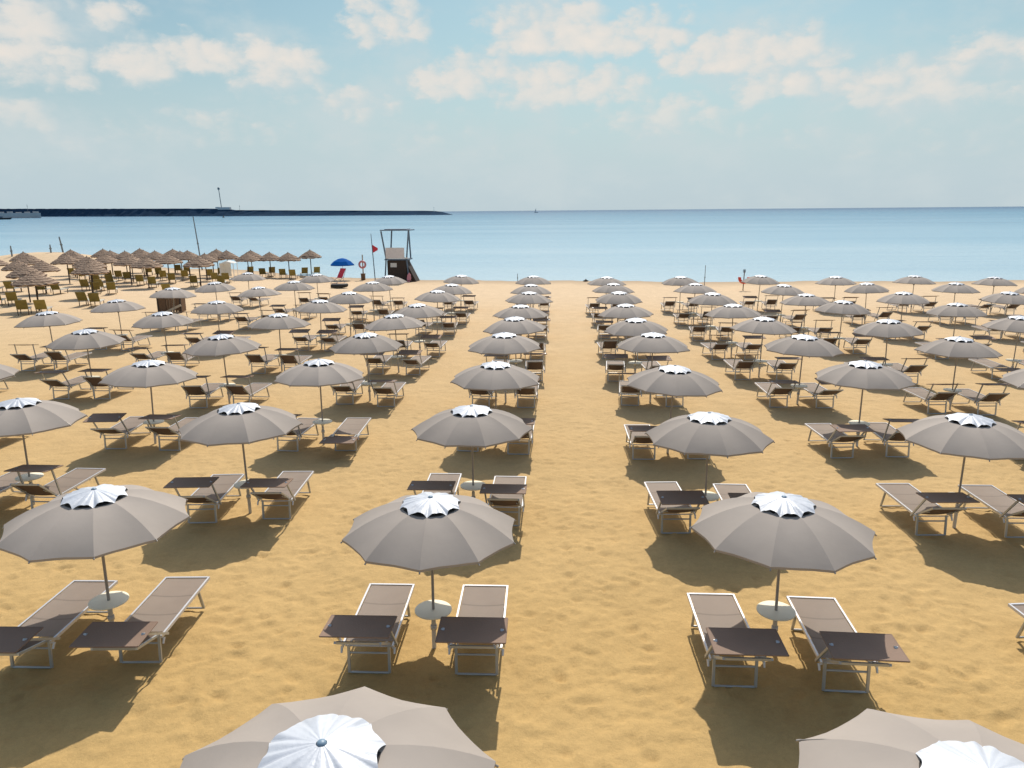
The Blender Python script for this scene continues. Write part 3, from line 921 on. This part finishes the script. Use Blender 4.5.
def blue_umbrella():
    x, y = -20.25, 68.4
    root = empty('blue_umbrella', (x, y, gz(x, y)))
    tag(root, 'blue beach umbrella standing near the water beside the life ring', 'umbrella')
    m = MB(); prof = [(0.02, 2.05), (0.4, 1.97), (0.8, 1.76), (1.12, 1.46), (1.14, 1.38)]
    m.lathe(prof, 8, smooth=False); m.build('canopy', M['blue'], root)
    m = MB(); m.tube([(0, 0, -0.2), (0, 0, 2.06)], 0.024, 8); m.build('pole', M['plastic'], root)
blue_umbrella()

def red_chair():
    x, y = -19.85, 65.2
    root = empty('red_beach_chair', (x, y, gz(x, y)), R(-35))
    root.scale = (1.25, 1.25, 1.2)
    tag(root, 'low red folding chair in front of the blue umbrella', 'beach chair')
    m = MB()
    for s in (-1, 1):
        m.tube([(s * 0.3, -0.35, 0.02), (s * 0.3, 0.35, 0.42), (s * 0.3, 0.60, 1.05)], 0.018, 6)
        m.tube([(s * 0.3, 0.45, 0.02), (s * 0.3, -0.30, 0.42)], 0.018, 6)
    m.build('frame', M['alu2'], root)
    m = MB(); m.add([(-0.29, -0.30, 0.42), (0.29, -0.30, 0.42), (0.29, 0.20, 0.36), (-0.29, 0.20, 0.36)], [(0, 1, 2, 3)])
    m.add([(-0.29, 0.20, 0.362), (0.29, 0.20, 0.362), (0.29, 0.60, 1.05), (-0.29, 0.60, 1.05)], [(0, 1, 2, 3)])
    m.build('fabric', M['red'], root)
red_chair()

def dinghy():
    x, y = -18.2, 60.0
    root = empty('black_dinghy', (x, y, gz(x, y)), R(4))
    tag(root, 'small black rubber dinghy lying on sand below the red chair', 'dinghy')
    m = MB(); pts = [(-0.55, -0.26, 0.2), (0.35, -0.26, 0.2), (0.60, -0.12, 0.23), (0.66, 0, 0.25), (0.60, 0.12, 0.23), (0.35, 0.26, 0.2), (-0.55, 0.26, 0.2)]
    m.tube(pts, 0.16, 10); m.build('hull_tube', M['black'], root)
    m = MB(); m.box((-0.1, 0, 0.12), (1.0, 0.5, 0.06)); m.box((-0.1, 0, 0.29), (0.18, 0.5, 0.04)); m.build('floor', M['black'], root)
dinghy()

def rescue_float():
    x, y = 14.1, 58.2
    root = empty('rescue_float_post', (x, y, gz(x, y)))
    tag(root, 'red rescue float hung on a thin post near the right shore', 'rescue float')
    m = MB(); m.tube([(0, 0, -0.2), (0.03, 0, 1.45)], 0.035, 8); m.build('post', M['wood'], root)
    m = MB(); torus(m, (0, -0.14, 0.98), 0.34, 0.115, arc=0.56, start=math.pi * 0.94); m.build('float', M['orange'], root)
    m = MB(); m.box((0.03, 0, 1.50), (0.18, 0.05, 0.24)); m.build('sign', M['finial'], root)
rescue_float()

def leaning_float():
    x, y = -13.6, 66.2
    root = empty('rescue_board', (x, y, gz(x, y)), 0)
    tag(root, 'small pale pink rescue board leaning against the lifeguard tower ramp', 'rescue board')
    m = MB(); vs = []; fs = []
    outl = [(0, 0), (0.14, 0.06), (0.19, 0.3), (0.15, 0.62), (0, 0.82), (-0.15, 0.62), (-0.19, 0.3), (-0.14, 0.06)]
    n = len(outl)
    for t in (-0.04, 0.04):
        for u, v in outl: vs.append((u, 0.35 * v + t, v + 0.02))
    fs = [tuple(range(n)), tuple(range(2 * n - 1, n - 1, -1))] + [(k, (k + 1) % n, n + (k + 1) % n, n + k) for k in range(n)]
    m.add(vs, fs); m.build('board', M['pink'], root)
    m = MB(); m.box((0, 0.10, 0.10), (0.44, 0.2, 0.16)); m.build('foot_block', M['darkwood'], root)
leaning_float()

def slender_pole(x, y, h, lean, r, label, name='thin_pole'):
    m = MB(); m.tube([(0, 0, -0.4), (lean * 0.5, 0, h * 0.5), (lean, 0, h)], [r, r * 0.9, r * 0.7], 8)
    m.tube([(lean * 0.5, 0, h * 0.5 - 0.06), (lean * 0.5, 0, h * 0.5 + 0.06)], r * 1.5, 8)
    o = m.build(name, M['steel'])
    o.location = (x, y, gz(x, y))
    tag(o, label, 'pole')
slender_pole(11.3, 59.0, 1.9, 0.02, 0.030, 'thin grey pole in the sand right of the second right-hand column')
slender_pole(-3.8, 66.6, 0.75, 0.0, 0.030, 'short thin pole at the waterline above the first left column')
slender_pole(*at(196.5, 91, 0)[:2], 5.9, -0.45, 0.075, 'tall thin leaning pole rising behind the thatched umbrellas', 'tall_pole')
slender_pole(*at(57.5, 113, 0)[:2], 2.0, -0.28, 0.11, 'dark leaning post on the right slope of the low dune', 'wooden_post')
slender_pole(*at(5, 112, 0)[:2], 1.3, 0.0, 0.10, 'short post at the left foot of the low dune', 'wooden_post')
slender_pole(*at(45, 112, 0)[:2], 1.0, 0.0, 0.10, 'short post on top of the low dune', 'wooden_post')

def crate():
    x, y = -23.75, 43.6
    root = empty('wooden_enclosure', (x, y, gz(x, y)), R(6))
    tag(root, 'brown slatted wooden enclosure under a taupe umbrella near the thatched area', 'wooden enclosure')
    m = MB()
    for k in range(3): m.box((-0.45 + k * 0.14, -0.42, 0.62), (0.135, 0.04 + 0.008 * (k % 2), 1.3))
    m.build('door', M['wood'], root)
    m = MB()
    for k in range(5): m.box((0.02 + k * 0.16, -0.40 + 0.02 * (k % 2), 0.66), (0.10, 0.03, 1.2))
    for k in range(8): m.box((-0.47 + k * 0.165, 0.42, 0.66), (0.15, 0.03, 1.2))
    for s in (-1, 1): m.box((0.10 + s * 0.64, 0.0, 0.66), (0.03, 0.80, 1.2))
    m.build('slat_panel', M['wood'], root)
    for px in (-0.55, 0.78):
        m = MB(); m.bar((px, -0.42, -0.1), (px, -0.42, 1.36), 0.09, 0.09, up=(0, 1, 0)); m.build('post', M['darkwood'], root)
    m = MB(); m.bar((-0.20, -0.52, 0.05), (0.86, -0.58, 0.52), 0.05, 0.13, up=(0, 0, 1)); m.build('plank', M['palewood'], root)
crate()

def canvas_screen():
    x, y = -30.3, 66.5
    root = empty('canvas_cabin', (x, y, gz(x, y)), R(4))
    tag(root, 'white canvas changing cabin standing among the thatched umbrellas', 'beach cabin')
    m = MB()
    for sx in (-1, 1):
        for sy in (-1, 1): m.tube([(sx * 0.62, sy * 0.5, -0.1), (sx * 0.62, sy * 0.5, 1.72)], 0.03, 6)
    m.build('frame', M['plastic'], root)
    m = MB(); m.add([(-0.66, -0.54, 1.62), (0.66, -0.54, 1.66), (0.66, 0.54, 1.66), (-0.66, 0.54, 1.62), (0, -0.54, 1.86), (0, 0.54, 1.86)],
                    [(0, 4, 5, 3), (4, 1, 2, 5), (0, 1, 4), (3, 5, 2)]); m.build('roof', M['white'], root)
    m = MB(); m.box((-0.28, 0.5, 1.0), (0.62, 0.02, 1.2)); m.box((-0.635, 0, 1.0), (0.02, 0.96, 1.2)); m.build('curtain', M['white'], root)
canvas_screen()

def shore_float():
    x, y = 2.3, 66.9
    root = empty('small_float', (x, y, gz(x, y)), 0.5)
    root.scale = (0.38, 0.38, 0.42)
    tag(root, 'small dark float lying at the waterline near the middle', 'float')
    m = MB()
    for s in (-1, 1):
        m.tube([(-0.62, s * 0.22, 0.12), (-0.4, s * 0.22, 0.14), (0.4, s * 0.22, 0.14), (0.66, s * 0.22, 0.20)], [0.05, 0.11, 0.11, 0.04], 8)
    m.build('hull_tube', M['black'], root)
    m = MB(); m.box((0, 0, 0.30), (0.7, 0.5, 0.06)); m.box((0.05, 0, 0.42), (0.06, 0.46, 0.22)); m.build('seat', M['wood'], root)
shore_float()

# ------------------------------------------------------------------ breakwater, quay, boats
def breakwater():
    # rubble mound stretching across the left of the bay: crest heights and widths vary along its length
    mb = MB(); rd = random.Random(4)
    pts = []
    # (x, y, crest height)
    P0 = [at(-60, 4000, 33), at(0, 3400, 29), at(60, 2800, 24), at(130, 2200, 19.5), at(229, 1750, 15.6), at(232, 1740, 12.6), at(300, 1560, 10.2), at(380, 1430, 8.4), at(430, 1370, 7.4), at(441, 1360, 6.0), at(451, 1352, 0.3)]
    n = 150; S = []
    L = np.array([p[0] for p in P0], float)
    xs = np.linspace(L[0], L[-1], n)
    yy = np.interp(xs, L, [p[1] for p in P0]); hh = np.interp(xs, L, [p[2] for p in P0])
    prof = [(-26, -1.0), (-15, 0.35), (-8, 0.72), (-4, 1.0), (4, 1.0), (9, 0.6), (22, -1.0)]
    vs = []; fs = []
    for x, y, h in zip(xs, yy, hh):
        for d, k in prof:
            j = rd.uniform(-0.06, 0.06) if 0 < k < 1 else rd.uniform(-0.025, 0.02)
            vs.append((x + rd.uniform(-2, 2), y + d, (k + j) * h if k > 0 else -1.0))
    m = len(prof)
    for i in range(n - 1):
        for k in range(m - 1):
            a = i * m + k
            fs.append((a, a + 1, a + m + 1, a + m))
    mb.add(vs, fs)
    o = mb.build('breakwater', M['rock'])
    tag(o, 'long dark rock breakwater lying low across the left horizon', 'breakwater')
breakwater()

def quay():
    a = at(-40, 1800, 0); b = at(40, 1800, 0)
    root = empty('quay', ((a[0] + b[0]) / 2, (a[1] + b[1]) / 2, 0), math.atan2(b[1] - a[1], b[0] - a[0]))
    W = (Vector(b) - Vector(a)).length
    tag(root, 'pale concrete quay wall in front of the breakwater at far left', 'quay')
    m = MB(); m.box((0, 0, 4.4), (W, 40, 10.8)); m.build('wall', M['quay'], root)
    m = MB()
    for k in range(9): m.box((-W * 0.44 + k * W * 0.11, -12, 10.6), (W * 0.075, 10, 2.2 + 1.2 * (k % 3)))
    m.build('parapet', M['quay'], root)
quay()
def harbour_beacon():
    p = at(222, 1720, 0)
    root = empty('harbour_beacon', (p[0], p[1], 13.5))
    tag(root, 'slim harbour light mast rising from the breakwater', 'light mast')
    m = MB(); m.tube([(0, 0, 0), (-2.6, 0, 42)], [0.9, 0.7], 8); m.build('mast', M['steel'], root)
    m = MB(); m.lathe([(0, 46), (2.2, 45), (2.4, 41.5), (0.6, 40.5)], 10, c=(-2.7, 0, 0)); m.build('lantern', M['steel'], root)
    m = MB(); m.box((6, 0, 2.5), (26, 8, 5)); m.box((-8, 0, 4), (8, 7, 3)); m.build('base_block', M['quay'], root)
harbour_beacon()
for px, h, d, lab in ((28, 22, 1800, 'faint thin mast above the far left quay'), (240, 18, 1700, 'short faint mast right of the harbour light'), (434, 9.0, 1330, 'short beacon mast near the breakwater tip')):
    p = at(px, d, 5.0)
    m = MB(); m.tube([(0, 0, 0), (0, 0, h)], [0.32, 0.2], 6); m.tube([(0, 0, h * 0.8), (0, 0, h * 0.86)], 0.7, 6)
    o = m.build('signal_mast', M['plastic'] if px == 434 else M['steel']); o.location = p
    tag(o, lab, 'mast')
def sailboat(px, depth, label):
    p = at(px, depth, 0)
    root = empty('sailboat', p, 0.2)
    tag(root, label, 'boat')
    m = MB(); m.add([(-5, 0, 0.1), (4, -1.5, 0.0), (6, 0, 0.4), (4, 1.5, 0.0), (-5, -1.2, 1.6), (4, -1.9, 1.6), (7, 0, 2.0), (4, 1.9, 1.6), (-5, 1.2, 1.6)],
                    [(0, 1, 5, 4), (1, 2, 6, 5), (2, 3, 7, 6), (3, 0, 8, 7), (0, 4, 8), (4, 5, 6, 7, 8)]); m.build('hull', M['steel'], root)
    m = MB(); m.tube([(0, 0, 1.5), (0, 0, 14)], [0.3, 0.2], 6); m.build('mast', M['plastic'], root)
    m = MB(); m.add([(-0.4, 0, 2.6), (-0.4, 0.1, 12.5), (-4.0, 0.5, 2.8)], [(0, 1, 2)]); m.build('sail', M['quay'], root)
sailboat(536, 2300, 'tiny sailing boat on the horizon right of the breakwater')
def workboat():
    p = at(2, 1300, 0)
    root = empty('workboat', p, 0.1)
    tag(root, 'dark low boat moored below the quay at far left', 'boat')
    m = MB(); m.add([(-9, -2, 0), (8, -2, 0), (11, 0, 0.3), (8, 2, 0), (-9, 2, 0), (-9, -2.4, 2.2), (8, -2.6, 2.2), (13, 0, 2.8), (8, 2.6, 2.2), (-9, 2.4, 2.2)],
                    [(0, 1, 6, 5), (1, 2, 7, 6), (2, 3, 8, 7), (3, 4, 9, 8), (4, 0, 5, 9), (5, 6, 7, 8, 9)]); m.build('hull', M['black'], root)
    m = MB(); m.box((-3, 0, 3.2), (5, 3, 2.2)); m.build('cabin', M['tower_post'], root)
workboat()
def small_buoy():
    p = at(223, 1180, 0)
    m = MB(); m.lathe([(0.0, 3.2), (0.5, 2.8), (0.9, 1.0), (1.5, 0.8), (1.5, -0.4), (0, -0.4)], 10)
    o = m.build('buoy', M['black']); o.location = p
    tag(o, 'small dark buoy floating below the harbour light mast', 'buoy')
small_buoy()

# ------------------------------------------------------------------ sky, sun, camera
SUN_EL, SUN_AZ = 50.0, 5.0          # the sun stands out over the sea, straight ahead
def build_world():
    w = bpy.data.worlds.new('World'); sc.world = w; w.use_nodes = True
    nt = w.node_tree; N = nt.nodes; L = nt.links
    bg = N['Background']
    sky = N.new('ShaderNodeTexSky'); sky.sky_type = 'NISHITA'; sky.sun_disc = False
    sky.sun_elevation = R(SUN_EL); sky.sun_rotation = R(SUN_AZ)
    sky.altitude = 0; sky.air_density = 1.0; sky.dust_density = 1.6; sky.ozone_density = 1.4
    tc = N.new('ShaderNodeTexCoord')
    sep = N.new('ShaderNodeSeparateXYZ'); L.new(tc.outputs['Generated'], sep.inputs[0])
    def M_(op, a, b=None, clamp=False):
        n = N.new('ShaderNodeMath'); n.operation = op; n.use_clamp = clamp
        for k, v in enumerate((a, b)):
            if v is None: continue
            if isinstance(v, (int, float)): n.inputs[k].default_value = v
            else: L.new(v, n.inputs[k])
        return n.outputs[0]
    az = M_('ARCTAN2', sep.outputs['X'], sep.outputs['Y'])
    el = M_('ARCSINE', sep.outputs['Z'])
    # billow noise in (azimuth, elevation), stretched along the horizon
    cmb = N.new('ShaderNodeCombineXYZ')
    L.new(az, cmb.inputs[0]); L.new(M_('MULTIPLY', el, 1.7), cmb.inputs[1])
    n1 = N.new('ShaderNodeTexNoise'); n1.inputs['Scale'].default_value = 17; n1.noise_dimensions = '2D'; n1.inputs['Detail'].default_value = 8; n1.inputs['Roughness'].default_value = 0.62
    L.new(cmb.outputs[0], n1.inputs['Vector'])
    n2 = N.new('ShaderNodeTexNoise'); n2.inputs['Scale'].default_value = 6; n2.noise_dimensions = '2D'; n2.inputs['Detail'].default_value = 5; n2.inputs['Roughness'].default_value = 0.6
    L.new(cmb.outputs[0], n2.inputs['Vector'])
    # warp the cloud outlines
    wx = M_('MULTIPLY', M_('SUBTRACT', n1.outputs['Fac'], 0.5), 0.040)
    sc2 = N.new('ShaderNodeSeparateColor'); L.new(n1.outputs['Color'], sc2.inputs[0])
    wy = M_('MULTIPLY', M_('SUBTRACT', sc2.outputs[1], 0.5), 0.034)
    azw = M_('ADD', az, wx); elw = M_('ADD', el, wy)
    total = None
    pos = N.new('ShaderNodeCombineXYZ'); L.new(azw, pos.inputs[0]); L.new(elw, pos.inputs[1])
    elb = M_('ADD', el, M_('MULTIPLY', wy, 0.45))
    for (a0, e0, sx, sy, op, eb) in CLOUDS:
        sub = N.new('ShaderNodeVectorMath'); sub.operation = 'SUBTRACT'; sub.inputs[1].default_value = (a0, e0, 0)
        L.new(pos.outputs[0], sub.inputs[0])
        mlt = N.new('ShaderNodeVectorMath'); mlt.operation = 'MULTIPLY'; mlt.inputs[1].default_value = (1 / sx, 1 / sy, 0)
        L.new(sub.outputs[0], mlt.inputs[0])
        dot = N.new('ShaderNodeVectorMath'); dot.operation = 'DOT_PRODUCT'
        L.new(mlt.outputs[0], dot.inputs[0]); L.new(mlt.outputs[0], dot.inputs[1])
        ma = N.new('ShaderNodeMath'); ma.operation = 'MULTIPLY_ADD'; ma.inputs[1].default_value = -op; ma.inputs[2].default_value = op
        L.new(dot.outputs['Value'], ma.inputs[0])
        fb = N.new('ShaderNodeMath'); fb.operation = 'MULTIPLY_ADD'; fb.inputs[1].default_value = 1 / 0.022; fb.inputs[2].default_value = -eb / 0.022
        L.new(elb, fb.inputs[0])
        v = M_('MINIMUM', ma.outputs[0], fb.outputs[0])
        total = v if total is None else M_('MAXIMUM', total, v)
    total = M_('MINIMUM', total, 0.75)
    # edges broken up by noise
    vo = N.new('ShaderNodeTexVoronoi'); vo.feature = 'F1'; vo.voronoi_dimensions = '2D'; vo.inputs['Scale'].default_value = 30
    vo.inputs['Detail'].default_value = 1.0
    cw = N.new('ShaderNodeCombineXYZ'); L.new(azw, cw.inputs[0]); L.new(M_('MULTIPLY', elw, 1.3), cw.inputs[1])
    L.new(cw.outputs[0], vo.inputs['Vector'])
    bil = M_('MULTIPLY', M_('SUBTRACT', 0.47, vo.outputs['Distance']), 0.6)
    dens = M_('ADD', M_('ADD', total, bil), M_('MULTIPLY', M_('SUBTRACT', n1.outputs['Fac'], 0.5), 1.25))
    mr = N.new('ShaderNodeMapRange'); mr.interpolation_type = 'SMOOTHSTEP'
    mr.inputs['From Min'].default_value = -0.02; mr.inputs['From Max'].default_value = 0.74
    L.new(dens, mr.inputs['Value'])
    thin = N.new('ShaderNodeMapRange'); thin.interpolation_type = 'SMOOTHSTEP'
    thin.inputs['From Min'].default_value = 0.05; thin.inputs['From Max'].default_value = 0.165; thin.inputs['To Min'].default_value = 0.25; thin.inputs['To Max'].default_value = 0.92
    L.new(el, thin.inputs['Value'])
    alpha = M_('MULTIPLY', mr.outputs['Result'], thin.outputs['Result'])
    # thin high veil, and the pale band that thickens towards the horizon
    veil = N.new('ShaderNodeMapRange'); veil.interpolation_type = 'SMOOTHSTEP'
    veil.inputs['From Min'].default_value = 0.40; veil.inputs['From Max'].default_value = 0.70; veil.inputs['To Max'].default_value = 0.55
    L.new(n2.outputs['Fac'], veil.inputs['Value'])
    hz = N.new('ShaderNodeMapRange'); hz.interpolation_type = 'SMOOTHSTEP'
    hz.inputs['From Min'].default_value = 0.27; hz.inputs['From Max'].default_value = 0.02; hz.inputs['To Max'].default_value = 0.92
    L.new(el, hz.inputs['Value'])
    mul = N.new('ShaderNodeMix'); mul.data_type = 'RGBA'; mul.blend_type = 'MULTIPLY'; mul.inputs['Factor'].default_value = 1
    # pale teal air low in the sky, clear sky overhead
    tint = N.new('ShaderNodeMix'); tint.data_type = 'RGBA'
    tint.inputs['A'].default_value = SKY_TINT; tint.inputs['B'].default_value = (1, 1, 1, 1)
    tm = N.new('ShaderNodeMapRange'); tm.interpolation_type = 'SMOOTHSTEP'
    tm.inputs['From Min'].default_value = 0.28; tm.inputs['From Max'].default_value = 0.75
    L.new(el, tm.inputs['Value']); L.new(tm.outputs['Result'], tint.inputs['Factor'])
    L.new(tint.outputs['Result'], mul.inputs['B'])
    L.new(sky.outputs[0], mul.inputs['A'])
    def mix(f, a, bcol):
        n = N.new('ShaderNodeMix'); n.data_type = 'RGBA'
        L.new(f, n.inputs['Factor']); L.new(a, n.inputs['A'])
        if isinstance(bcol, tuple): n.inputs['B'].default_value = bcol
        else: L.new(bcol, n.inputs['B'])
        return n.outputs['Result']
    c = mix(hz.outputs['Result'], mul.outputs['Result'], HAZE_COL)
    c = mix(M_('MULTIPLY', veil.outputs['Result'], 1.0), c, VEIL_COL)
    # lit tops are warmer and brighter than the thin bases
    shade = N.new('ShaderNodeMix'); shade.data_type = 'RGBA'
    shade.inputs['A'].default_value = CLOUD_LO; shade.inputs['B'].default_value = CLOUD_HI
    sh = N.new('ShaderNodeMapRange'); sh.inputs['From Min'].default_value = 0.10; sh.inputs['From Max'].default_value = 1.15
    L.new(dens, sh.inputs['Value']); L.new(sh.outputs['Result'], shade.inputs['Factor'])
    c = mix(alpha, c, shade.outputs['Result'])
    L.new(c, bg.inputs['Color'])
    bg.inputs['Strength'].default_value = SKY_STRENGTH
SKY_STRENGTH = 0.15
SKY_TINT = (0.482, 0.604, 0.552, 1)
HAZE_COL = (3.504, 4.240, 4.640, 1)
VEIL_COL = (4.000, 4.520, 4.640, 1)
CLOUD_LO = (4.320, 4.600, 4.600, 1)
CLOUD_HI = (5.680, 5.200, 4.720, 1)
def cl(x0, x1, y0, y1, op=1.0):
    """a cloud spanning a patch of sky, as (azimuth, elevation, half width, half height)"""
    r = Vector(CAM_ROWS[0]); u = Vector(CAM_ROWS[1]); f = Vector(CAM_ROWS[2])
    def d(x, y):
        v = r * ((x - 512) / FPX) + u * ((384 - y) / FPX) + f
        v.normalize(); return math.atan2(v.x, v.y), math.asin(v.z)
    yb = y0 + (y1 - y0) * 0.66
    a, e = d((x0 + x1) / 2, yb)
    a0 = d(x0, yb)[0]; a1 = d(x1, yb)[0]; e1 = d((x0 + x1) / 2, y0)[1]
    eb = d((x0 + x1) / 2, y1)[1] - 0.010
    return (a, e, abs(a1 - a0) / 2 * 1.36, abs(e1 - e) * 1.36, op, eb)
CLOUDS = [cl(-60, 70, -6, 36, 0.85), cl(60, 150, -4, 30, 0.55), cl(-40, 98, 36, 82), cl(96, 185, 33, 78), cl(150, 252, 37, 76, 0.9), cl(226, 318, 38, 86, 0.95),
          cl(348, 426, -4, 40), cl(484, 640, 2, 54), cl(560, 692, 8, 54, 0.95), cl(408, 530, 56, 96, 0.8), cl(500, 648, 62, 104, 0.85), cl(664, 832, 28, 72),
          cl(722, 870, 68, 100, 0.8), cl(820, 962, 66, 104, 0.9), cl(942, 1060, 34, 70), cl(-10, 58, 102, 128, 0.8), cl(118, 292, 114, 138, 0.5), cl(276, 420, 88, 114, 0.5),
          cl(588, 742, 96, 134, 0.6), cl(800, 1000, 112, 150, 0.35), cl(380, 520, 120, 150, 0.25), cl(960, 1060, 80, 104, 0.5), cl(50, 140, 128, 152, 0.3),
          cl(-420, -120, 20, 90), cl(1120, 1500, 10, 90), cl(1200, 1700, 90, 140, 0.7)]
build_world()

sun = bpy.data.lights.new('sun', 'SUN'); sun.energy = 4.1; sun.angle = R(0.6); sun.color = (1.0, 0.93, 0.82)
so = bpy.data.objects.new('sun', sun); link(so)
d = Vector((math.sin(R(SUN_AZ)) * math.cos(R(SUN_EL)), math.cos(R(SUN_AZ)) * math.cos(R(SUN_EL)), math.sin(R(SUN_EL))))
so.rotation_euler = d.to_track_quat('Z', 'Y').to_euler()
so.location = d * 100

cam = bpy.data.cameras.new('camera')
cam.sensor_width = 36; cam.sensor_fit = 'HORIZONTAL'
cam.lens = FPX / 1024 * 36
cam.clip_start = 0.1; cam.clip_end = 90000
co = bpy.data.objects.new('camera', cam); link(co)
r, u, f = [Vector(v) for v in CAM_ROWS]
mw = Matrix((( r.x, u.x, -f.x, 0), (r.y, u.y, -f.y, 0), (r.z, u.z, -f.z, CAM_Z), (0, 0, 0, 1)))
co.matrix_world = mw
sc.camera = co

sc.render.engine = 'CYCLES'
sc.view_settings.view_transform = 'Standard'
sc.view_settings.look = 'None'
sc.view_settings.exposure = 0.0
sc.view_settings.gamma = 1.0
sc.cycles.max_bounces = 6
sc.cycles.use_denoising = True
